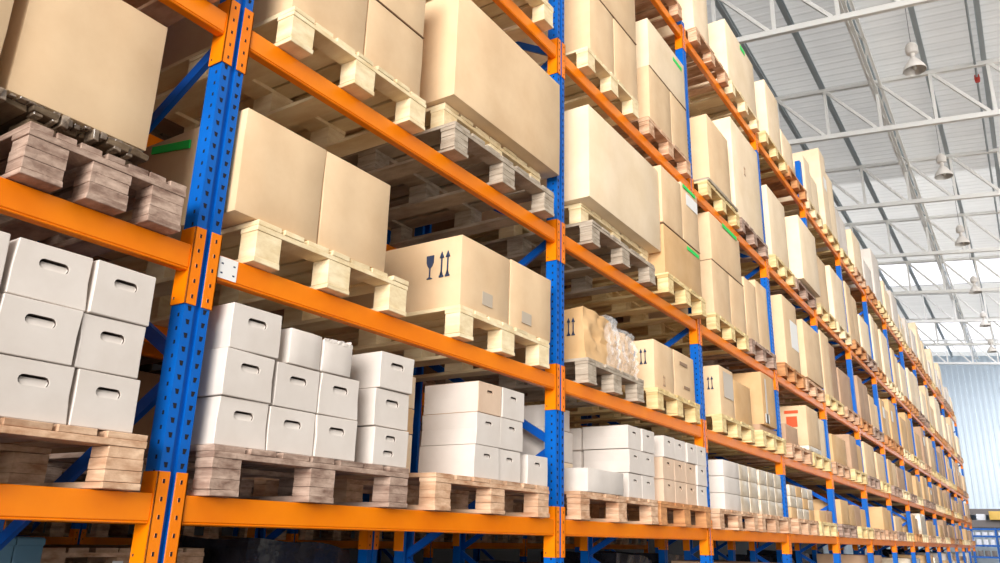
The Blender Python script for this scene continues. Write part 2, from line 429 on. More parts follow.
# archive boxes with a hand slot --------------------------------------------------
BW, BH, BD = .232, .167, .37
def archive_box_mesh(mat, inside, w=BW, h=BH, d=BD, slots=((.5, .66),), sw=.092, sh=.031, jit=.004):
    bm = bmesh.new()
    c = [(RNG.uniform(-jit, jit), RNG.uniform(-jit, jit)) for _ in range(4)]
    y = [0+c[0][0], w+c[1][0], w+c[2][0], 0+c[3][0]]; z = [0, 0, h+c[2][1]*.6, h+c[3][1]*.6]
    bow = RNG.uniform(.001, .006)
    outer = []
    for i in range(4):
        k = (i+1) % 4
        outer.append((y[i], z[i]))
        my, mz = (y[i]+y[k])/2, (z[i]+z[k])/2
        if i == 1: my += RNG.uniform(-.006, .003)
        if i == 3: my += RNG.uniform(-.003, .006)
        outer.append((my, mz))
    vs = [bm.verts.new((0, a, b)) for a, b in outer]
    back = [bm.verts.new((-d, a, b)) for a, b in outer]
    edges = [bm.edges.new((vs[i], vs[(i+1) % 8])) for i in range(8)]
    loops = []
    for (cy, cz) in slots:
        pts = []
        n = 6; cx, czz = w*cy, h*cz; rr = sh/2; hl = sw/2-rr
        for s, a0 in ((1, -90), (-1, 90)):
            for i in range(n+1):
                a = math.radians(a0+180*i/n); pts.append((cx+s*hl+rr*math.cos(a), czz+rr*math.sin(a)))
        lv = [bm.verts.new((0, a, b)) for a, b in pts]
        edges += [bm.edges.new((lv[i], lv[(i+1) % len(lv)])) for i in range(len(lv))]
        loops.append((lv, pts, czz))
    res = bmesh.ops.triangle_fill(bm, edges=edges, use_beauty=True, use_dissolve=False)
    for i in range(8):
        bm.faces.new((vs[i], vs[(i+1) % 8], back[(i+1) % 8], back[i]))
    bm.faces.new(back)
    for lv, pts, czz in loops:   # board thickness, then a pushed-in flap hinged at the bottom
        dv = [bm.verts.new((-.004, a, b)) for a, b in pts]
        fv = [bm.verts.new((-.04, a, b)) for a, b in pts]
        for i in range(len(lv)):
            k = (i+1) % len(lv)
            bm.faces.new((lv[i], lv[k], dv[k], dv[i])).material_index = 0
            f = bm.faces.new((dv[i], dv[k], fv[k], fv[i])); f.material_index = 1
        f = bm.faces.new(fv); f.material_index = 1
        ym = sum(a for a, b in pts)/len(pts); hw = sw/2-.001
        q = [bm.verts.new(c) for c in ((-.0045, ym-hw+.008, czz-sh*.5), (-.0045, ym+hw-.008, czz-sh*.5), (-.009, ym+hw, czz+sh*.0), (-.016, ym+hw, czz+sh*.31), (-.016, ym-hw+.012, czz+sh*.31), (-.009, ym-hw+.006, czz+sh*.0))]
        bm.faces.new(q)
    bmesh.ops.recalc_face_normals(bm, faces=bm.faces)
    ed = [e for e in bm.edges if e.verts[0] in vs+back and e.verts[1] in vs+back and len(e.link_faces) == 2 and e.calc_face_angle() > 1]
    bmesh.ops.bevel(bm, geom=ed, offset=.0025, segments=1, affect='EDGES')
    me = bpy.data.meshes.new('archive_box'); bm.to_mesh(me); bm.free()
    me.materials.append(M[mat]); me.materials.append(M[inside])
    return me
AB = {'w': [archive_box_mesh('archive', 'archive_in') for _ in range(6)],
      't': [archive_box_mesh('archive_tan', 'archive_in') for _ in range(2)],
      '2': [archive_box_mesh('archive', 'archive_in', slots=((.47, .72), (.42, .32)), sw=.07, sh=.026)],
      's': [archive_box_mesh('archive', 'archive_in', sw=.066, sh=.036, slots=((.5, .7),)) for _ in range(3)],
      'st': [archive_box_mesh('archive_tan', 'archive_in', sw=.066, sh=.036, slots=((.5, .7),)) for _ in range(2)],
      'n': [archive_box_mesh('archive', 'archive_in', sw=.066, sh=.022, slots=((.5, .7),)) for _ in range(3)],
      'nt': [None] and [archive_box_mesh('archive_tan', 'archive_in', sw=.06, sh=.022, slots=((.5, .7),)) for _ in range(1)]}
Z1 = TOP[0]+PT-.002
for me_ in AB['nt']:
    me_.materials.append(M['archive'])
    for p_ in me_.polygons:
        if p_.material_index == 0 and p_.normal.y < -.7 and p_.area > .01: p_.material_index = 2
ROWS = ['bottom', 'middle', 'top']
def abox(kind, y, row, label, x=.03, dz=0, rz=None, group='white archive boxes on the lowest shelf', w=None, hs=1.0):
    me = RNG.choice(AB[kind])
    o = link('archive_box', me, None, (x+RNG.uniform(-.006, .006), y, Z1+.001+row*(BH*hs+.0045)+dz), math.radians(RNG.uniform(-1, 1)) if rz is None else rz)
    o.scale = (1, (w or BW)/BW, hs)
    tag(o, label, 'box', group)
    return o

# ================================================================== the near bays, one load at a time
# --- leftmost bay, lowest shelf
pallet(0, 0, -1.22, 1.07, 'wood_mid', words='under six archive boxes,')
pallet(0, 0, -2.5, 1.1, 'wood_mid', words='at the far left of the')
for r in range(3):
    for c, y in enumerate((-.91, -.655, -.41)):
        yy = y+((.01, -.007, .003)[r] if c else 0)
        abox('w', yy, r, f'white archive box, {ROWS[r]} row, {("partly cut off at left", "left column", "right column")[c]}, leftmost bay lowest shelf', rz=math.radians((-.5, .4, -.3)[(r+c) % 3]), w=(.235, .236, .212)[c], hs=1.035)
# carton on a weathered pallet stack, second shelf
pallet(0, 1, -.71, .55, 'wood_old', words='carrying a second broken pallet,', x=.07)
pallet(0, 1, -2.0, 1.1, 'wood_old', words='at the cut-off left side,', x=.05)
zp = TOP[1]+PT
bp_ = empty('broken_pallet', (-.07, -.98, zp+.004))
mb = MB(); rr = random.Random(3)
for i in range(3): mb.box(-1.0, -.0, (0, .32, .60)[i], (.1, .42, .70)[i], 0, .018, 'wood_dark', .004)
link('bottom_board', mb.mesh('bottom_board', .002), bp_)
for q_, yy in enumerate((0, .32, .60)):
    for xx in (-.14, -.6, -.99):
        mb = MB(); mb.box(xx, xx+.12, yy+.005, yy+.095, .0185, .075, 'wood_dark', .006); link('block', mb.mesh('block', .003), bp_)
mb = MB()
yy = 0
while yy < .70:      # split and ragged top boards
    wd_ = rr.uniform(.05, .11); mb.box(-1.02, rr.uniform(-.03, .035), yy, yy+wd_-.008, .078+rr.uniform(0, .006), .098+rr.uniform(0, .008), 'wood_dark', .005); yy += wd_
link('deck', mb.mesh('deck', .002), bp_)
mb = MB()
for i in range(26):
    y1 = .0+i*.027; a_ = rr.uniform(.0, .02)
    mb.box(-.03, .012+a_, y1, y1+rr.uniform(.015, .03), .104-rr.uniform(0, .035), .111, 'film_dull', .003)
link('torn_film', mb.mesh('torn_film', .002), bp_)
tag(bp_, 'dark weathered broken pallet with torn film beneath the large corner carton', 'pallet')
c_ = carton(0, 1, -.745, -.265, zp+.122, 3.41, 'kraft', 'large plain carton on a doubled weathered pallet, upper left corner', x=-.055, d=.95)
carton(0, 1, -1.45, -.795, zp+.122, zp+.65, 'kraft', 'large carton cut off by the left edge of the view, second shelf', x=-.03, d=.95)
# --- leftmost bay third, fourth
pallet(0, 2, -1.2, 1.07, 'wood_mid', words='above the corner carton,')
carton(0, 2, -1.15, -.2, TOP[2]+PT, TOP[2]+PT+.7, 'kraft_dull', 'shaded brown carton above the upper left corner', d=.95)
pallet(0, 3, -1.2, 1.07, 'wood_mid', words='high over the left edge,')
# --- second bay, lowest shelf
pallet(1, 0, .11, 1.07, 'wood_old', words='under nine archive boxes,')
pallet(1, 0, 1.38, 1.09, 'wood_mid', words='under the wide white stack,')
for r in range(3):
    abox('w', (.128, .126, .134)[r], r, f'white archive box, {ROWS[r]} row nearest the big blue post, second bay', rz=math.radians((0, .8, -.5)[r]), hs=1.035)
for r in range(2):
    abox('w', (.368, .376)[r], r, f'white archive box, {ROWS[r]} row, second column right of the big post', hs=1.02)
    abox('w', (.606, .612)[r], r, f'white archive box, {ROWS[r]} row, third column right of the big post', hs=1.02)
    abox('2' if r == 0 else 'w', .955, r, f'white archive box, {ROWS[r]} row of the single tower, second bay', rz=0)
abox('w', .962, 2, 'white archive box on top of the single tower, second bay', rz=math.radians(-1))
bx = carton(1, 0, .425, .60, Z1+2*(BH*1.02+.0045)+.003, Z1+2*(BH*1.02+.0045)+.148, 'archive', 'small plain white box left of the torn one, second bay', x=.03, d=.3, rz=.03)
bx = carton(1, 0, .607, .775, Z1+2*(BH*1.02+.0045)+.003, Z1+2*(BH*1.02+.0045)+.14, 'archive', 'small white box with a torn ragged top edge, second bay', x=.03, d=.3, rz=-.02)
mb = MB(); px = 0
for i in range(9):     # ragged torn rim
    a, b_ = i*.0185+.002, (i+1)*.0185
    mb.box(-.003, .001, a, b_+.002, .128, .139+RNG.uniform(.0, .009), 'archive', .002)
mb.box(-.29, -.01, .158, .164, .13, .158, 'archive', .003)
o = link('torn_rim', mb.mesh('torn_rim'), bx)
for i, (ya, yb, za, zb, m_, xx) in enumerate([(1.235, 1.5, 0, .2, 'kraft_pale', -.2), (1.235, 1.5, .203, .33, 'kraft_warm', -.2), (1.235, 1.5, .333, .50, 'kraft_pale', -.2)]):
    carton(1, 0, ya, yb, Z1+za, Z1+zb, m_, f'kraft box {("at the bottom", "in the middle", "on top")[i]} of the recessed stack behind the single tower', x=xx, d=.4)
for r in range(3):
    for c, y in enumerate((1.752, 1.988)):
        k = 'nt' if (r == 2 and c == 0) else 'n'
        yy = y-(2-r)*.012
        abox(k, yy, r, (f'tan archive box with hand slot, top of the wide white stack, second bay' if k == 'nt' else
              f'white archive box, {ROWS[r]} row, {("left", "right")[c]} column, wide white stack second bay'), rz=0)
abox('n', 2.27, 0, 'single low white archive box just left of the centre post', rz=0)
for i, (ya, za, zb) in enumerate([(2.3, 0, .17), (2.3, .173, .36), (2.33, .363, .47)]):
    carton(1, 0, ya, ya+.22, Z1+za, Z1+zb, 'archive', f'plain white box {("at the bottom", "in the middle", "on top")[i]} of the stack behind the centre post', x=-.36, d=.35)
# --- second bay, second shelf
pallet(1, 1, .18, .92, 'wood_new', words='under two tall plain cartons,', x=.05)
pallet(1, 1, 1.53, .95, 'wood_new', words='under the cartons with arrow marks,', x=.05)
zp = TOP[1]+PT
c1 = carton(1, 1, .075, .508, zp, 3.215, 'kraft', 'tall plain carton beside the big blue post, left of the pair', x=.03, d=1.0)
mb = MB(); zz_ = 3.1; mb.hexa([(-.62, -.0105, 3.158-zp), (-.345, -.0105, 3.118-zp), (-.345, -.004, 3.118-zp), (-.62, -.004, 3.158-zp), (-.62, -.0105, 3.192-zp), (-.345, -.0105, 3.156-zp), (-.345, -.004, 3.156-zp), (-.62, -.004, 3.192-zp)], 'green')
link('green_tape', mb.mesh('green_tape'), c1)['label'] = 'green tape strip'
c2 = carton(1, 1, .516, .945, zp, 3.215, 'kraft', 'tall plain carton, right of the pair beside the big post', x=.03, d=1.0)
c1 = carton(1, 1, 1.555, 2.035, zp, 3.17, 'kraft', 'carton printed with navy goblet and arrows, second bay', x=0.025, d=.95)
arrows(c1, 's', -.165, .25, .15, out=.006)
patch(c1, 'tape_patch', 'f', .2, .3, .055, .13, 'tape', 'grey tape patch')
c2 = carton(1, 1, 2.052, 2.53, zp, 3.18, 'kraft', 'plain carton touching the marked carton, left of the centre post', x=0.025, d=.95)
patch(c2, 'tape_patch', 'f', .12, .23, .05, .12, 'tape', 'grey tape patch')
# --- second bay, third shelf
pallet(1, 2, .2, .92, 'wood_new', words='in front of the big post top,', x=.08)
pallet(1, 2, 1.36, 1.1, 'wood_grey', words='at the bottom of the doubled pair,', x=.09)
zp = TOP[2]+PT
pallet(1, 2, 1.42, 1.08, 'wood_new', x=-.04, z=zp+.005, where='pale pallet stacked on another pallet under the biggest carton, second bay')
carton(1, 2, .235, .69, zp, 4.6, 'kraft', 'carton at the top edge, left of the pair, second bay', x=.02)
carton(1, 2, .70, 1.13, zp, 4.165, 'kraft', 'carton with grey tape at the top edge, lower right of the pair', x=.02)
carton(1, 2, .76, 1.13, 4.178, 4.62, 'kraft', 'upper carton cut off by the top edge, second bay', x=.02)
carton(1, 2, 1.385, 2.6, zp+.184, 4.655, 'kraft', 'biggest smooth carton leaning over its pallets, left of the centre post', x=.05, d=.98, bulge=.003)
# --- second bay, fourth shelf
pallet(1, 3, .15, 1.07, 'wood_mid', words='above the top edge,')
pallet(1, 3, 1.38, 1.07, 'wood_new', words='touching the centre post top,', x=.08)
carton(1, 3, 1.6, 2.45, TOP[3]+PT, TOP[3]+PT+.8, 'kraft', 'carton just visible at the top edge beside the centre post', x=.02)
# --- third bay, lowest shelf
pallet(2, 0, 2.86, 1.25, 'wood_mid', words='under the low white box,', x=.06)
pallet(2, 0, 4.16, 1.13, 'wood_red', words='under the tan slotted boxes,', x=.06)
carton(2, 0, 2.96, 3.5, Z1, Z1+.15, 'archive', 'low wide white box at the front, right of the centre post', x=.06, d=.18)
for i, (ya, yb, za, zb) in enumerate([(2.84, 3.24, .0, .2), (2.84, 3.24, .203, .41), (2.86, 3.2, .413, .56)]):
    carton(2, 0, ya, yb, Z1+za, Z1+zb, ('kraft_pale', 'archive', 'archive')[i], f'pale box {("at the bottom", "in the middle", "on top")[i]} of the stack just right of the centre post', x=-.2, d=.5)
for r in range(3):
    for c, y in enumerate((3.66, 3.9)):
        abox('n', y, r, f'white archive box, {ROWS[r]} row, {("left", "right")[c]} column, long white stack third bay', rz=0)
    carton(2, 0, 3.665, 4.12, Z1+r*(BH+.0045)+.001, Z1+r*(BH+.0045)+BH-.003, 'archive', f'long white box, {ROWS[r]} row, behind the slotted pair, third bay', x=-.36, d=.4)
for r in range(3):
    for c, y in enumerate((4.3, 4.55, 4.82, 5.07)):
        tan = r < 2
        if r == 2: y += .03
        abox('st' if tan and c < 3 else 's', y, r, f'{"tan" if tan and c < 3 else "white"} slotted box, {ROWS[r]} row, {ORD[c]} column, right end of third bay', rz=math.radians(RNG.uniform(-.8, .8)))
# --- third bay, second shelf
pallet(2, 1, 2.98, .93, 'wood_grey', words='under the crumpled wrapped load,', x=.06)
pallet(2, 1, 4.2, .98, 'wood_yellow', words='under the pair with arrows,', x=.05)
zp = TOP[1]+PT
def crumpled(y0, w, h, d, mat, amp, slant):
    bm = bmesh.new(); n = 14
    bmesh.ops.create_grid(bm, x_segments=1, y_segments=1, size=.5)
    bm.clear()
    bmesh.ops.create_cube(bm, size=1)
    bmesh.ops.subdivide_edges(bm, edges=bm.edges[:], cuts=n, use_grid_fill=True)
    rr = random.Random(5); ph = [rr.uniform(0, 6) for _ in range(9)]
    for v in bm.verts:
        x, y, z = v.co.x+.5, v.co.y+.5, v.co.z+.5
        q_ = Vector((x*2.2+ph[0], y*3.1+ph[1], z*2.6+z*y))
        f = 2.2*(1-2.6*abs(noise.noise(q_)))+1.3*(1-2.4*abs(noise.noise(q_*2.3)))-2.2
        k = min(1, z*3)
        X = -d+d*x; Y = w*y; Z = h*z
        Z -= slant*h*y*z*y
        X += amp*f*k*(1 if x > .9 else .3 if x > .1 else 0); Y += amp*.8*f*k*(1 if y > .9 else .2); Z += amp*.7*math.sin(11*y+8*x+ph[5])*z
        v.co = (X, Y, Z)
    me = bpy.data.meshes.new('cardboard_box'); bm.to_mesh(me); bm.free(); me.materials.append(M[mat])
    me.polygons.foreach_set('use_smooth', [True]*len(me.polygons)); 
    try: me.set_sharp_from_angle(angle=math.radians(28))
    except Exception: pass
    return me
o = link('cardboard_box', crumpled(0, .5, .385, .9, 'kraft_warm', .010, .12), None, (-.01, 3.085, zp))
link('film_wrap', crumpled(0, .17, .4, .5, 'film', .012, .1), o, (.02, .33, .0))
tag(o, 'crumpled carton with arrow marks under film, right of the centre post', 'box', 'cardboard boxes on the second shelf')
arrows(o, 's', -.16, .25, .13, goblet=False, out=.012)
o = link('cardboard_box', crumpled(0, .24, .33, .85, 'kraft_warm', .010, .1), None, (-.01, 3.65, zp))
tag(o, 'leaning kraft carton wrapped in clear film, third bay second shelf', 'box', 'cardboard boxes on the second shelf')
link('film_wrap', crumpled(0, .25, .345, .8, 'film', .015, .1), o, (.022, .0, .0))
c1 = carton(2, 1, 4.27, 4.70, zp, 3.175, 'kraft', 'carton with arrow marks on a yellow pallet, third bay', x=0, d=.9)
arrows(c1, 's', -.14, .27, .13, out=.006)
arrows(c1, 'f', .16, .09, .09, goblet=False, mat='ink_faint', name='circled_mark')
c2 = carton(2, 1, 4.715, 5.2, zp, 3.18, 'kraft', 'plain carton beside the arrow-marked one, left of the third post', x=0, d=.9)
patch(c2, 'label_mark', 'f', .2, .34, .1, .125, 'ink_faint', 'faded print'); patch(c2, 'label_mark', 'f', .12, .3, .3, .33, 'ink_faint', 'faded print')
# --- third bay, third shelf
pallet(2, 2, 3.0, 1.15, 'wood_grey', words='at the bottom of the doubled pair,', x=.09)
zp = TOP[2]+PT
pallet(2, 2, 3.06, 1.24, 'wood_new', x=-.03, z=zp+.005, where='pale pallet on a grey pallet under the big carton, third bay third shelf')
carton(2, 2, 3.0, 4.34, zp+.182, 4.70, 'kraft_pale', 'big smooth carton right of the centre post, third shelf', x=.07, d=.98, bulge=.003)
pallet(2, 2, 4.35, .94, 'wood_yellow', words='under the green taped cartons,', x=.12)
c0 = carton(2, 2, 4.365, 5.27, zp, 4.213, 'kraft_warm', 'scuffed carton wrapped in film under two green taped cartons', x=.09, d=.9)
patch(c0, 'green_tape', 'f', .55, .86, .385, .42, 'green', 'green tape strip')
c0 = carton(2, 2, 4.355, 4.84, 4.227, 4.77, 'kraft', 'upper left carton of the green taped group, third bay', x=.09, d=.9)
c1 = carton(2, 2, 4.85, 5.28, 4.227, 4.81, 'kraft', 'upper right carton with green tape and white label, third bay', x=.09, d=.9)
patch(c1, 'green_tape', 'f', .03, .36, .535, .57, 'green', 'green tape strip')
patch(c1, 'label', 'f', .1, .4, .38, .5, 'paper', 'white wrinkled delivery label')
# --- third bay, fourth shelf
pallet(2, 3, 2.98, .95, 'wood_new', words='next to the centre post,', x=.08)
zp = TOP[3]+PT
carton(2, 3, 3.14, 3.58, zp, 5.85, 'kraft', 'lower left carton on the fourth shelf beside the centre post', x=.02)
carton(2, 3, 3.592, 4.06, zp, 5.85, 'kraft', 'lower right carton on the fourth shelf beside the centre post', x=.02)
carton(2, 3, 3.2, 4.06, 5.862, 6.5, 'kraft', 'upper wide carton at the top edge beside the centre post', x=.02)
pallet(2, 3, 4.2, 1.05, 'wood_mid', words='under the tall narrow pair,', x=.06)
carton(2, 3, 4.33, 4.86, zp, 5.80, 'kraft', 'lower left carton of the tall group, third bay fourth shelf', x=.02)
carton(2, 3, 4.865, 5.3, zp, 5.80, 'kraft', 'lower right carton of the tall group, third bay fourth shelf', x=.02)
c0 = carton(2, 3, 4.35, 5.3, 5.812, 6.33, 'kraft_pale', 'upper carton with a small green tape, third bay fourth shelf', x=.02)
patch(c0, 'green_tape', 'f', .62, .86, .40, .44, 'green', 'green tape strip')
# --- third bay, top shelf
pallet(2, 4, 4.1, 1.1, 'wood_mid', words='near the third post,', x=.07)
carton(2, 4, 4.3, 5.15, TOP[4]+PT, 7.8, 'kraft_pale', 'pale carton at the top edge near the third post', x=.03)
pallet(2, 4, 2.95, 1.07, 'wood_mid', words='above the top edge,')
# --- fourth bay, lowest shelf
pallet(3, 0, 5.52, 1.18, 'wood_mid', words='under the white blocks,')
pallet(3, 0, 6.85, 1.15, 'wood_mid', words='under the film wrapped bundles,')
for r in range(3):
    h = .155
    carton(3, 0, 5.87, 6.36, Z1+r*h+.001*r, Z1+(r+1)*h-.002, 'archive', f'white block-like box, {ROWS[r]} row, just right of the third post', x=0.0, d=.5)
    for c, y in enumerate((6.37, 6.68)):
        carton(3, 0, y, y+.285, Z1+r*h, Z1+(r+1)*h-.003, 'wrapped', f'film wrapped pale bundle, {ROWS[r]} row, {ORD[c]} column, fourth bay', x=.0, d=.5)
    for c, y in enumerate((7.05, 7.35, 7.65)):
        carton(3, 0, y, y+.28, Z1+r*h, Z1+(r+1)*h-.003, 'wrapped', f'film wrapped tan bundle, {ROWS[r]} row, {ORD[c+2]} column, fourth bay', x=.0, d=.5)
carton(3, 0, 6.3, 7.0, Z1, Z1+.58, 'kraft_pale', 'pale box raised at the back left, fourth bay lowest shelf', x=-.52, d=.4)
carton(3, 0, 7.3, 7.95, Z1, Z1+.55, 'kraft_warm', 'tan box raised at the back right, fourth bay lowest shelf', x=-.52, d=.4)
# --- fourth bay, second shelf
pallet(3, 1, 5.75, 1.05, 'wood_yellow', words='under the carton with arrows,')
pallet(3, 1, 7.05, .95, 'wood_yellow', words='with the overhanging carton,', x=.08)
zp = TOP[1]+PT
c1 = carton(3, 1, 5.92, 6.36, zp, 3.27, 'kraft', 'carton with arrow marks right of the third post', x=0, d=.9)
arrows(c1, 's', -.14, .33, .13, out=.006)
patch(c1, 'film_patch', 'f', .1, .4, .2, .46, 'tape', 'wrinkled film with a greenish tint')
carton(3, 1, 6.37, 6.95, zp, 3.2, 'kraft_warm', 'second carton behind the arrow-marked one, fourth bay', x=0, d=.9)
c1 = carton(3, 1, 7.2, 7.72, zp+.08, 3.43, 'kraft_warm', 'taller carton with pale tape stripe, fourth bay second shelf', x=.06, d=.9)
patch(c1, 'tape_stripe', 'f', .1, .16, .02, .52, 'tape'); patch(c1, 'label', 'f', .05, .2, .02, .12, 'paper')
carton(3, 1, 7.15, 7.85, zp, zp+.075, 'kraft_dull', 'flat board under the taller carton, fourth bay', x=.02, d=.9)
# --- fourth bay, third shelf
pallet(3, 2, 5.74, 1.1, 'wood_yellow', words='under the seamed stack,'); pallet(3, 2, 6.95, 1.0, 'wood_old', words='at the right end,')
zp = TOP[2]+PT
carton(3, 2, 5.86, 6.42, zp, 4.36, 'kraft', 'lower first carton of the seamed stack, fourth bay third shelf', x=.01)
carton(3, 2, 6.425, 6.95, zp, 4.36, 'kraft', 'lower second carton of the seamed stack, fourth bay third shelf', x=.01)
c0 = carton(3, 2, 5.88, 6.9, 4.373, 4.90, 'kraft', 'upper carton with green tape on the seamed stack, fourth bay', x=.01)
patch(c0, 'green_tape', 'f', .4, .9, .49, .535, 'green', 'green tape strip', out=.008)
carton(3, 2, 6.98, 7.45, zp, 4.5, 'kraft', 'narrow tall carton, left of two, fourth bay third shelf', x=.01)
carton(3, 2, 7.46, 7.92, zp, 4.6, 'kraft', 'narrow tall carton, right of two, fourth bay third shelf', x=.01)
# --- fourth bay, fourth shelf
pallet(3, 3, 5.72, 1.1, 'wood_yellow', words='under the thin board and tall carton,'); pallet(3, 3, 6.9, 1.1, 'wood_old', words='under the widest pale carton,')
zp = TOP[3]+PT
carton(3, 3, 5.75, 6.75, zp, zp+.035, 'wood_grey', 'thin dark board under the tall carton, fourth bay', x=.07, d=1.0)
carton(3, 3, 5.95, 6.68, zp+.038, 6.09, 'kraft', 'tall carton with a pale fold line, fourth bay fourth shelf', x=.02)
c0 = carton(3, 3, 6.85, 7.98, zp+.01, 6.5, 'kraft_pale', 'widest pale tall carton with small arrow print, fourth bay', x=.02, bulge=.003)
arrows(c0, 'f', .42, .75, .12, goblet=False, mat='ink_faint')
# --- fourth bay, top shelf
pallet(3, 4, 5.6, 1.1, 'wood_mid', words='seen from below,', x=.08); pallet(3, 4, 6.85, 1.15, 'wood_new', words='under the long pale carton,', x=.08)
zp = TOP[4]+PT
carton(3, 4, 5.62, 6.13, zp, 8.0, 'kraft_pale', 'very pale carton at the top edge, fourth bay top shelf', x=.05)
c0 = carton(3, 4, 6.82, 8.03, zp+.02, 7.86, 'kraft_pale', 'long pale carton under the roof with a green tape', x=.05)
patch(c0, 'green_tape', 'f', .6, .8, .76, .82, 'green', 'green tape strip', out=.008)
# --- fifth bay
y = 8.1
pallet(4, 0, 8.35, 1.05, 'wood_mid', words='under the tan bundle stack,'); pallet(4, 0, 9.55, 1.0, 'wood_yellow', words='under the low tan box,')
for r in range(3):
    for c, yy in enumerate((8.3, 8.6, 8.9, 9.195)):
        carton(4, 0, yy, yy+(.28 if c < 3 else .26), Z1+r*.13, Z1+(r+1)*.13-.003, 'wrapped' if (r+c) % 3 else 'kraft_warm', f'small tan bundle, {ROWS[r]} row, {ORD[c]} column, fifth bay lowest shelf', x=0, d=.5)
carton(4, 0, 9.75, 10.15, Z1, Z1+.15, 'kraft_warm', 'low tan box, left one, at the right end of fifth bay', x=0, d=.5)
carton(4, 0, 10.17, 10.55, Z1, Z1+.16, 'kraft_dull', 'low tan box, right one, at the right end of fifth bay', x=0, d=.5)
zp = TOP[1]+PT
pallet(4, 1, 8.35, 1.05, 'wood_mid', words='under the dull carton,'); pallet(4, 1, 9.5, 1.05, 'wood_yellow', words='under the red stickered carton,')
carton(4, 1, 8.35, 8.95, zp, 3.0, 'kraft_dull', 'dull brown carton left of the red stickered one', x=0)
c0 = carton(4, 1, 9.3, 10.0, zp+.07, 3.36, 'kraft', 'tall carton with a red arrow sticker, fifth bay second shelf', x=.05, d=.8)
patch(c0, 'red_sticker', 's', -.26, -.12, .24, .38, 'red_mark', 'red arrow sticker', out=.007); patch(c0, 'red_sticker', 's', -.28, -.10, .42, .46, 'red_mark', out=.007)
carton(4, 1, 10.02, 10.5, zp+.0, 3.3, 'kraft_pale', 'pale carton behind the red stickered one, fifth bay', x=.02, d=.8)
carton(4, 1, 9.28, 10.01, zp, zp+.066, 'wrapped', 'flat film wrapped tray under the red stickered carton', x=.05, d=.85)
zp = TOP[2]+PT
pallet(4, 2, 8.35, 1.05, 'wood_red', words='in the left half,'); pallet(4, 2, 9.5, 1.1, 'wood_mid', words='in the right half,')
c0 = carton(4, 2, 8.6, 9.33, zp, 4.72, 'kraft', 'carton with a large white label, fifth bay third shelf', x=.03)
patch(c0, 'label', 'f', .3, .68, .3, .68, 'paper', 'white printed label')
carton(4, 2, 9.6, 10.62, zp+.03, 4.62, 'kraft', 'wide tan carton with soft corners, fifth bay third shelf', x=.05)
zp = TOP[3]+PT
pallet(4, 3, 8.35, 1.0, 'wood_yellow', words='in the left half,'); pallet(4, 3, 9.45, 1.2, 'wood_old', words='in the right half,')
carton(4, 3, 8.35, 9.25, zp, 6.2, 'kraft_pale', 'tall pale carton, left half, fifth bay fourth shelf', x=.02)
carton(4, 3, 9.62, 10.70, zp+.02, 6.2, 'kraft_pale', 'tall pale carton, right half, fifth bay fourth shelf', x=.12)
zp = TOP[4]+PT
pallet(4, 4, 8.3, 1.15, 'wood_yellow', words='in the left half,', x=.08); pallet(4, 4, 9.55, 1.1, 'wood_red', words='in the right half,', x=.08)
carton(4, 4, 8.6, 9.3, zp, 7.95, 'kraft_pale', 'narrow pale carton under the roof, fifth bay', x=.05)
carton(4, 4, 9.35, 10.0, zp, 7.5, 'kraft_pale', 'shorter pale carton under the roof, fifth bay', x=.05)

def sheet(y0, y1, z, x, d, label):  # dark sheets paint the shade of the seams between stacked cartons
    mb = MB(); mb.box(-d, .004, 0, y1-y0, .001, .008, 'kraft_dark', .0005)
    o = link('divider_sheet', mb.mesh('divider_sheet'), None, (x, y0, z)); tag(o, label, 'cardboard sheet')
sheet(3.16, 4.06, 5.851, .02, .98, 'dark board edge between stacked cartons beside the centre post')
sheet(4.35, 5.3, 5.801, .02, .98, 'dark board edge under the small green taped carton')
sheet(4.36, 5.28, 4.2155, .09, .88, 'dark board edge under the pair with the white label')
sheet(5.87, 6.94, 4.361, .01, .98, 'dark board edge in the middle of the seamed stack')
sheet(.72, 1.13, 4.166, .02, .98, 'dark board edge between two cartons at the top edge')
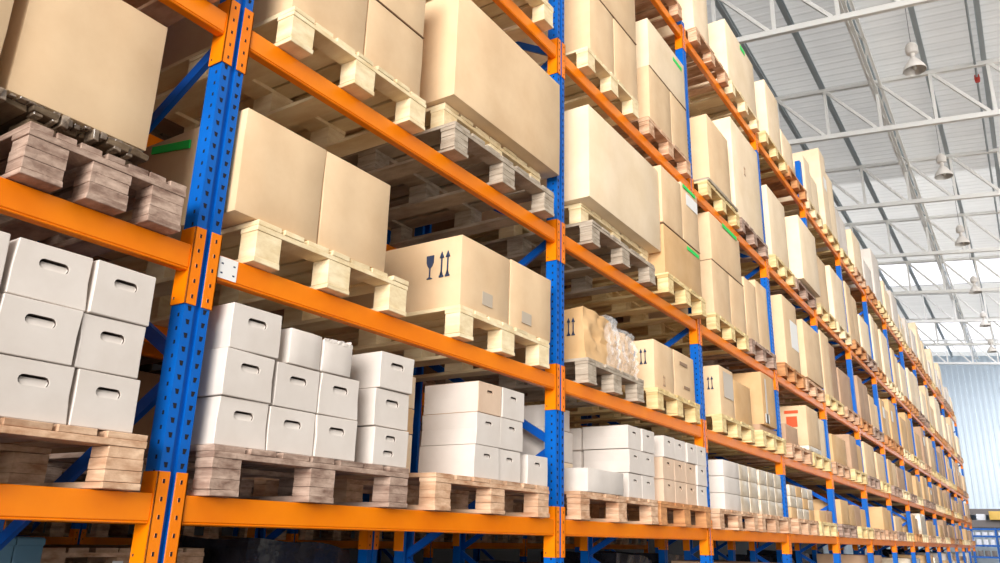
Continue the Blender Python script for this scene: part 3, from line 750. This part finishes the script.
# ================================================================== the far bays
WD = ['wood_yellow', 'wood_mid', 'wood_old', 'wood_red', 'wood_new']
far = random.Random(77)
TONE = {'kraft': 'tan', 'kraft_warm': 'warm brown', 'kraft_pale': 'pale', 'kraft_dull': 'dull brown', 'archive': 'white', 'wrapped': 'film wrapped', 'kraft_dark': 'dark brown'}
def tone(l):  # paler up high, browner low: the fall of light painted into the cartons
    return far.choice((['kraft_warm', 'kraft', 'wrapped', 'kraft_dull', 'kraft_warm'], ['kraft', 'kraft_warm', 'kraft_dull', 'kraft_warm'], ['kraft', 'kraft_warm', 'kraft', 'kraft_dull'], ['kraft_pale', 'kraft', 'kraft_pale'], ['kraft_pale', 'kraft_pale', 'archive'])[l])
for bay in range(5, 15):
    yb = (bay-1)*P
    for l in range(5):
        zp = TOP[l]+PT
        for half in range(2):
            ya = yb+.13+half*1.29; w = far.uniform(1.02, 1.15)
            side = ('left', 'right')[half]
            pallet(bay, l, ya, w, far.choice(WD), words=f'in the {side} half,', x=.06+far.uniform(-.02, .03), detail=False)
            hmax = (.5, .62, 1.05, 1.35, 1.5)[l]; hmin = (.28, .36, .6, .75, .75)[l]
            if l == 0 and far.random() < .18: continue
            kind = far.random()
            h = far.uniform(hmin, hmax)
            if l == 4: h = far.choice((.7, .9, 1.1, 1.4)) if not (bay == 5) else 1.35
            t_ = tone(l)
            xf = far.uniform(-.02, .05)
            if l == 4: h = {(5, 0): .8, (5, 1): 1.5, (6, 0): .9, (6, 1): .85, (7, 0): .65, (7, 1): 1.3, (8, 0): .9, (8, 1): 1.0, (9, 0): .7}.get((bay, half), h)
            if kind < .42:
                carton(bay, l, ya+.03, ya+w-.05, zp, zp+h, t_, f'{TONE[t_]} wide carton, {side} half, {BAY[bay]} {LEV[l]}', x=xf, bev=.006)
            else:
                h2 = h*far.uniform(.8, 1.05); t2 = tone(l); wm = w*far.uniform(.4, .6)
                carton(bay, l, ya+.02, ya+wm-.004, zp, zp+h, t_, f'{TONE[t_]} carton, near side of {side} half, {BAY[bay]} {LEV[l]}', x=xf, bev=.006)
                if far.random() < .35 and l > 0:
                    fc = bpy.data.objects[LAST[0]]; hh = min(h*.5, .4); patch(fc, 'label', 'f', (wm)*.25, wm*.7, h*.5, h*.5+hh*.6, 'paper', 'white delivery label', out=.009)
                carton(bay, l, ya+wm+.004, ya+w-.03, zp, zp+h2, t2, f'{TONE[t2]} carton, far side of {side} half, {BAY[bay]} {LEV[l]}', x=xf-.01, bev=.006)
# goods of the row behind, seen through the gaps
for bay in range(0, 15):
    yb = (bay-1)*P
    for l in range((4 if bay < 2 else 5) if bay < 7 else 3):
        zp = TOP[l]+PT
        for half in range(2):
            if bay == 0 and half == 0: continue
            ya = yb+.14+half*1.28; w = 1.08; side = ('left', 'right')[half]
            pallet(bay, l, ya, w, far.choice(['wood_old', 'wood_dark', 'wood_mid']), x=XB+.05, detail=False, where=f'pallet in the row behind, {side} half, {BAY[bay]} {LEV[l]}')  # darker wood mixed in to paint the shade of the rear row
            if (bay, l, half) in ((0, 2, 1),): pass
            t_ = far.choice(['kraft_dark', 'kraft_dull', 'kraft_dark'])  # darker kraft paints the shade behind the front row
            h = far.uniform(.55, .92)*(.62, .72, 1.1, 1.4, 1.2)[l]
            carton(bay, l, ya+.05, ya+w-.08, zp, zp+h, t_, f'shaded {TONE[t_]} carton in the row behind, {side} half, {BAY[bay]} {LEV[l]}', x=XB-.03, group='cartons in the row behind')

# ================================================================== ground storage below the lowest beams
def ground_load(y0, w, x, d, h, mat, where, crate=False, pal=True):
    if pal:
        pallet(0, 0, y0, w, 'wood_mid', x=x+.03, d=d+.06, z=.001, detail=False, where=f'pallet on the floor {where}')
        z = .176
    else: z = 0
    return z
def wrapped_load(y0, w, x, d, h, mat, label, where):
    z = ground_load(y0, w, x, d, h, mat, where)
    o = link('wrapped_load', crumpled(0, w-.06, h-z, d, mat, .012, .04), None, (x, y0+.03, z+.001))
    tag(o, label, 'wrapped goods', 'dark wrapped goods on the floor')
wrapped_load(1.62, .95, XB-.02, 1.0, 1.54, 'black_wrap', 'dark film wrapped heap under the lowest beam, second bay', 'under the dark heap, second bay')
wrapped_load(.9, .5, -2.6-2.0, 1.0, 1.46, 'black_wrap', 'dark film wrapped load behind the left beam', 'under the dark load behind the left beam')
# pale blue bins
def bin_mesh():
    mb = MB(); w, d, h, t = .13, .6, 1.53, .006
    mb.box(-d, 0, 0, w, 0, .02, 'blue_crate'); mb.box(-t, 0, 0, w, .02, h, 'blue_crate'); mb.box(-d, -d+t, 0, w, .02, h, 'blue_crate')
    mb.box(-d+t, -t, 0, t, .02, h, 'blue_crate'); mb.box(-d+t, -t, w-t, w, .02, h, 'blue_crate')
    mb.box(-.004, .012, 0, w, h-.03, h, 'blue_crate'); mb.box(-d, .0, 0, w, h, h+.006, 'blue_crate')
    return mb.mesh('storage_locker', .002)
bmn = bin_mesh()
o = link('storage_locker', bmn, None, (XB-.02, .155, 0)); tag(o, 'pale blue locker at the bottom left corner, left of two', 'locker', 'pale blue lockers')
o = link('storage_locker', bmn, None, (XB-.02, .29, 0)); tag(o, 'pale blue locker at the bottom left corner, right of two', 'locker', 'pale blue lockers')
z_ = TOP[0]-.4
cr = carton(0, 0, .55, 1.4, .0, 1.29, 'kraft_dull', 'tall crate on the floor behind the leftmost posts', x=-1.72, d=.6, group='crates on the floor')
lowpal = pallet(0, 0, .5, .95, 'wood_mid', x=-1.68, d=.7, z=1.31, detail=False, where='pallet with a white label seen low behind the leftmost beam')
mb = MB(); mb.box(0, .002, 0, .06, 0, .05, 'paper')
link('shipping_label', mb.mesh('shipping_label'), lowpal, (.003, .38, .06))
for bay in range(3, 15):
    for half in range(2):
        ya = (bay-1)*P+.13+half*1.29; side = ('left', 'right')[half]
        if far.random() < .25: continue
        t_ = far.choice(['kraft_dull', 'wrapped', 'kraft_warm', 'archive'])
        h = far.uniform(1.15, 1.44)
        pallet(bay, 0, ya, 1.1, 'wood_mid', x=-.0, d=1.0, z=.001, detail=False, where=f'pallet on the floor, {side} half, {BAY[bay]}')
        carton(bay, 0, ya+.05, ya+1.02, .177, h, t_, f'{TONE[t_]} floor load below the lowest beam, {side} half, {BAY[bay]}', x=-.05, d=.9, group='floor loads under the rack', bulge=.02)
for bay in range(2, 15):
    for half in range(2):
        ya = (bay-1)*P+.13+half*1.29; side = ('left', 'right')[half]
        h = far.uniform(1.2, 1.5)
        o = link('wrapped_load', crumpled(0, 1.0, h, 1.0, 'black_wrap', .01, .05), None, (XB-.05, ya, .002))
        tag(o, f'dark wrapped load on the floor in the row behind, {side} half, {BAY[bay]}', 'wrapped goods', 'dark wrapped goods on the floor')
# third row goods, just above eye level
for bay in range(1, 7):
    for half in range(2):
        ya = (bay-1)*P+.13+half*1.29; side = ('left', 'right')[half]
        pallet(bay, 0, ya, 1.1, 'wood_mid', x=XC+.05, z=TOP[0]-.218, detail=False, where=f'pallet in the third row across the aisle, {side} half, {BAY[bay]}')
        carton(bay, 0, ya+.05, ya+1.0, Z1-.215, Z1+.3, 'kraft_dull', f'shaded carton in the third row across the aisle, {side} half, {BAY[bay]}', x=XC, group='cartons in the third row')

# ================================================================== building
YE = 52.0
mb = MB(); mb.box(-9, 9, -90, YE+.2, -.1, 0, 'concrete'); struct('floor', mb.mesh('floor'))  # unseen floor, darkened and run far back to cut light from below
mb = MB(); mb.box(9, 90, -90, 70, -.1, -.001, 'apron'); struct('floor', mb.mesh('floor'))  # unseen bright ground added to bounce light onto upper shelves and roof
mb = MB(); mb.box(-9, -.4, -3.4, -3.2, 0, 13, 'wall'); struct('wall_front', mb.mesh('wall_front'))  # unseen wall added to keep the sun from getting behind the racks
mb = MB(); mb.box(-9.2, -9, -8, YE+.2, 0, 13.2, 'wall'); struct('wall_left', mb.mesh('wall_left'))  # wall put in to block light from the left and darken the shelves
# end wall: ribbed sheet
mb = MB(); x = -9.0; k = mb.mi('clad')
i = 0
while x < 14:
    mb.box(x, x+.30, YE, YE+.06, 0, 13.2, 'clad'); mb.box(x+.06, x+.20, YE-.05, YE, 0, 13.0, 'clad'); x += .30
struct('wall_back', mb.mesh('wall_back'))
RS = .1
def rz_(x): return 12.50-RS*x
SKY = [(32.6, 36.0), (42.8, 50.5)]
def in_sky(y): return any(a <= y < b for a, b in SKY)
# ceiling: trapezoid ribs running across (X)
mb = MB(); y = -2.6; per = .28; k = mb.mi('deck'); mb.mi('deck_far')
xs = (-9.0, 7.5)
def rib(ya, yb, za, zb):
    b = len(mb.v)
    mb.v += [(xs[0], ya, rz_(xs[0])+za), (xs[1], ya, rz_(xs[1])+za), (xs[1], yb, rz_(xs[1])+zb), (xs[0], yb, rz_(xs[0])+zb)]
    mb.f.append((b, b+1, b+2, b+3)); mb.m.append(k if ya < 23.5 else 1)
while y < YE:
    if not in_sky(y+per/2):
        rib(y, y+.17, 0, 0); rib(y+.17, y+.20, 0, .012); rib(y+.20, y+.25, .012, .012); rib(y+.25, y+per, .012, 0)
    y += per
me = mb.mesh('ceiling'); o = struct('ceiling', me)
for n, (a, b) in enumerate(SKY):
    mb = MB(); p = [(x, yy, rz_(x)+.03) for x, yy in ((xs[0], a-.05), (xs[1], a-.05), (xs[1], b+.05), (xs[0], b+.05))]
    mb.hexa(p+[(q[0], q[1], q[2]+.01) for q in p], 'skylight'); struct(f'window_{n+1}', mb.mesh('window'))
# unseen side wall added to shade the far lower shelves, open above
mb = MB(); mb.box(9, 9.2, 6.5, YE+.2, 0, 5.2, 'wall_light'); struct('wall_right', mb.mesh('wall_right'))
# purlins running along the aisle
PX = [-7.4, -6.25, -5.1, -3.95, -2.85, -1.7, -.54, .62, 1.76, 2.9, 4.05, 5.2, 6.35]
mb = MB(); mb.box(-.01, .01, -4, 46.5, 0, .14, 'purlin'); mb.box(-.05, .05, -4, 46.5, -.01, 0, 'purlin'); mb.box(-.05, .05, -4, 46.5, .14, .15, 'purlin')
pm = mb.mesh('roof_purlin')
for i, x in enumerate(PX):
    o = link('roof_purlin', pm, None, (x, 5.0, rz_(x)-.165)); tag(o, f'blue-grey roof purlin running lengthwise, {ORD[i]} from the left', 'purlin', 'roof purlins')
# trusses across the building
TY = [7.2+4.9*i for i in range(9)]
def zt(x): return 12.27-RS*x
def zb(x): return 11.0-RS*x
parts = []
mb = MB(); mb.bar((-8.55, 0, zt(-8.55)), (7.3, 0, zt(7.3)), .10, .10, 'white_paint'); parts.append(('top_chord', mb.mesh('top_chord', .008)))
mb = MB(); mb.bar((-8.55, 0, zb(-8.55)), (7.3, 0, zb(7.3)), .10, .12, 'white_paint'); parts.append(('bottom_chord', mb.mesh('bottom_chord', .008)))
for i in range(len(PX)):
    x = PX[i]+.0
    mb = MB(); mb.bar((x+.05, 0, zt(x+.05)-.05), (x+.05, 0, zb(x+.05)+.06), .07, .07, 'white_paint', (1, 0, 0)); parts.append(('web_member', mb.mesh('vertical', .004)))
    if i+1 < len(PX):
        x2 = PX[i+1]
        mb = MB(); mb.bar((x+.1, 0, zt(x+.1)-.05), (x2-.06, 0, zb(x2-.06)+.06), .07, .07, 'white_paint', (0, 1, 0)); parts.append(('web_member', mb.mesh('diagonal', .004)))
t0 = None
for i, yy in enumerate(TY):
    if t0 is None:
        t0 = empty('roof_truss', (0, yy, 0))
        for nm, me in parts: link(nm, me, t0)
        t = t0
    else:
        t = copy_tree(t0); t.location = (0, yy, 0)
        for kk in ('label', 'category', 'group'):
            if kk in t.keys(): del t[kk]
    tag(t, f'white lattice roof truss across the hall, {ORD[i]} from the camera', 'roof truss', 'white roof trusses')
# lengthwise lattice girder
g = empty('lattice_girder', (.68, 6.0, 0))
zl = 12.05
for dx, dz, nm in ((-.1, .0, 'chord'), (.1, 0, 'chord'), (0, -.16, 'chord')):
    mb = MB(); mb.bar((dx, 0, zl+dz), (dx, 45, zl+dz), .06, .06, 'white_paint'); link(nm, mb.mesh('chord', .004), g)
mb = MB(); n = 40; st = 45/n
for i in range(n):
    a, b = (-.1, .1) if i % 2 else (.1, -.1)
    mb.bar((a, i*st, zl), (b, (i+1)*st, zl), .03, .03, 'white_paint')
    mb.bar((a, i*st, zl), (0, (i+.5)*st, zl-.16), .026, .026, 'white_paint')
link('lacing', mb.mesh('lacing'), g)
tag(g, 'white lattice girder running lengthwise under the roof', 'girder')
# high bay lamps
def lamp(i, y):
    r = empty('high_bay_lamp', (1.70, y, 10.25)); r.scale = (.9, .9, 1)
    mb = MB(); mb.lathe(0, 0, [(.225, .0), (.23, .012), (.19, .10), (.12, .2), (.07, .26), (.0, .27)], 'lamp', 28); link('shade', mb.mesh('shade', smooth=True), r)
    mb = MB(); mb.lathe(0, 0, [(.222, .004), (.185, .095), (.115, .19), (.0, .25)], 'lamp_in', 28); link('reflector', mb.mesh('reflector', smooth=True), r)
    mb = MB(); mb.lathe(0, 0, [(.0, .02), (.04, .04), (.055, .09), (.03, .15), (.02, .2)], 'bulb', 16); link('bulb', mb.mesh('bulb', smooth=True), r)
    mb = MB(); mb.lathe(0, 0, [(.0, .275), (.045, .28), (.05, .36), (.11, .38), (.125, .42), (.125, .52), (.09, .58), (.03, .62), (0, .63)], 'lamp', 20); link('ballast_housing', mb.mesh('ballast_housing', .0), r)
    ztop = rz_(1.64)-.17-10.25
    mb = MB(); mb.bar((0, 0, .62), (0, 0, ztop), .012, .012, 'steel'); link('hanging_rod', mb.mesh('hanging_rod'), r)
    tag(r, f'white bell-shaped high bay lamp, {ORD[i]} from the camera', 'lamp', 'high bay lamps')
for i, y in enumerate((13.5, 18.9, 24.3, 29.9, 35.2, 40.5)): lamp(i, y)
# small red valve on the roof pipe and thin white conduits
r = empty('sprinkler_pipe', (2.72, 6.0, 12.0))
mb = MB(); mb.bar((0, 0, 0), (0, 30, 0), .05, .05, 'purlin'); link('pipe', mb.mesh('pipe', .01), r)
mb = MB(); mb.lathe(0, 0, [(0, -.12), (.05, -.12), (.06, -.02), (.05, .06), (0, .06)], 'red', 12); link('valve', mb.mesh('valve'), r, (0, 11.6, 0))['label'] = 'red valve'
tag(r, 'thin grey pipe with a red valve below the roof', 'pipe')

# ------------------------------------------------------------------ things by the end wall
mb = MB(); mb.box(-1.4, 6, 49.2, 51.9, 3.42, 3.6, 'steel'); mb.box(-1.4, 6, 49.15, 49.2, 3.3, 3.62, 'steel'); me = mb.mesh('mezzanine_floor', .005)
r = empty('mezzanine', (0, 0, 0)); link('platform', me, r)
for x in (-1.2, 2.2, 5.6):
    mb = MB(); mb.box(x-.06, x+.06, 49.3, 49.42, 0, 3.42, 'steel'); link('column', mb.mesh('column'), r)
tag(r, 'grey steel mezzanine platform along the end wall', 'platform')
r = empty('blue_shelving', (0, 46.8, 0))
for x in (-.9, .45, 1.8):
    for yy in (0, .8):
        mb = MB(); mb.box(x-.04, x+.04, yy-.04, yy+.04, 0, 2.6, 'blue'); link('post', mb.mesh('post'), r)
for z in (.6, 1.2, 1.75, 2.2, 2.55):
    mb = MB(); mb.box(-.9, 1.8, -.02, .82, z-.04, z, 'blue'); mb.box(-.9, 1.8, -.05, -.02, z-.06, z+.03, 'blue'); link('shelf', mb.mesh('shelf'), r)
tag(r, 'blue shelving standing before the end wall at lower right', 'shelving')
i = 0
for z in (1.2, 1.75, 2.2):
    for x in (-.75, -.45, -.15, .15, .55, .85, 1.15):
        o = link('storage_tub', None or carton_mesh(.22, .3 if z < 2.2 else .2, .22, 'white_goods' if z > 1.3 else 'steel', bev=.01), None, (x+.22, 46.86, z+.002))
        lv = {1.2: 'low', 1.75: 'middle', 2.2: 'upper'}[z]
        tag(o, f'{"white" if z > 1.3 else "dark"} tub on the {lv} shelf of the blue shelving, {ORD[[-.75, -.45, -.15, .15, .55, .85, 1.15].index(x)]}', 'tub', 'tubs on the blue shelving')
        i += 1
o = link('yellow_crate', carton_mesh(.75, .42, .5, 'yellow_box', bev=.01), None, (1.1, 46.85, 2.555)); tag(o, 'yellow crate on top of the blue shelving at right edge', 'crate')
o.rotation_euler = (0, 0, math.pi/2); o.location = (.30+.75, 46.85, 2.98)
mb = MB(); mb.box(-.9, 1.8, 46.8, 47.6, 2.60, 2.97, 'steel', .0); o = link('machine_housing', mb.mesh('machine_housing', .02)); tag(o, 'long dark machine housing above the blue shelves', 'machine')
o = link('cardboard_box', carton_mesh(.35, .3, .4, 'white_goods', bev=.01), None, (.1, 46.9, 2.975)); tag(o, 'small pale box left of the yellow crate', 'box')

# ------------------------------------------------------------------ light
w = bpy.data.worlds.new('world'); SC.world = w; w.use_nodes = True
bg = w.node_tree.nodes['Background']; bg.inputs[0].default_value = (1, .99, .98, 1); wt = w.node_tree; wtc = N(wt, 'ShaderNodeTexCoord'); sx = N(wt, 'ShaderNodeSeparateXYZ'); wt.links.new(wtc.outputs['Generated'], sx.inputs[0])
mr = N(wt, 'ShaderNodeMapRange'); wt.links.new(sx.outputs[2], mr.inputs[0])
mr.inputs[1].default_value = .45; mr.inputs[2].default_value = .9; mr.inputs[3].default_value = .36; mr.inputs[4].default_value = 3.0
wt.links.new(mr.outputs[0], bg.inputs[1])
def area(name, loc, target, size, sy, power, col=(1, 1, 1)):
    l = bpy.data.lights.new(name, 'AREA'); l.shape = 'RECTANGLE'; l.size = size; l.size_y = sy; l.energy = power; l.color = col
    o = bpy.data.objects.new(name, l); C.objects.link(o); o.location = loc
    o.rotation_euler = (Vector(target)-Vector(loc)).to_track_quat('-Z', 'Y').to_euler(); return o
s = bpy.data.lights.new('sun', 'SUN'); s.energy = 7.0; s.angle = math.radians(36); s.color = (1, .975, .94)
so = bpy.data.objects.new('sun', s); C.objects.link(so); so.rotation_euler = Vector((-.38, .9, -.10)).to_track_quat('-Z', 'Y').to_euler()

# ------------------------------------------------------------------ camera
F, yaw, pitch, roll = 789.49, .5884, .3112, .0269
f = Vector((-math.sin(yaw)*math.cos(pitch), math.cos(yaw)*math.cos(pitch), math.sin(pitch)))
r0 = Vector((math.cos(yaw), math.sin(yaw), 0)); u0 = r0.cross(f)
r = r0*math.cos(roll)+u0*math.sin(roll); u = -r0*math.sin(roll)+u0*math.cos(roll)
cam = bpy.data.cameras.new('camera'); co = bpy.data.objects.new('camera', cam); C.objects.link(co)
cam.sensor_fit = 'HORIZONTAL'; cam.sensor_width = 36; cam.lens = F*36/1000; cam.clip_end = 300; cam.clip_start = .05
co.matrix_world = Matrix(((r.x, u.x, -f.x, 2.448), (r.y, u.y, -f.y, -1.6943), (r.z, u.z, -f.z, 1.6), (0, 0, 0, 1)))
SC.camera = co
SC.view_settings.view_transform = 'Standard'; SC.view_settings.look = 'None'; SC.view_settings.gamma = 1; SC.view_settings.use_curve_mapping = False
SC.view_settings.exposure = -.15
SC.cycles.max_bounces = 8; SC.cycles.transparent_max_bounces = 12
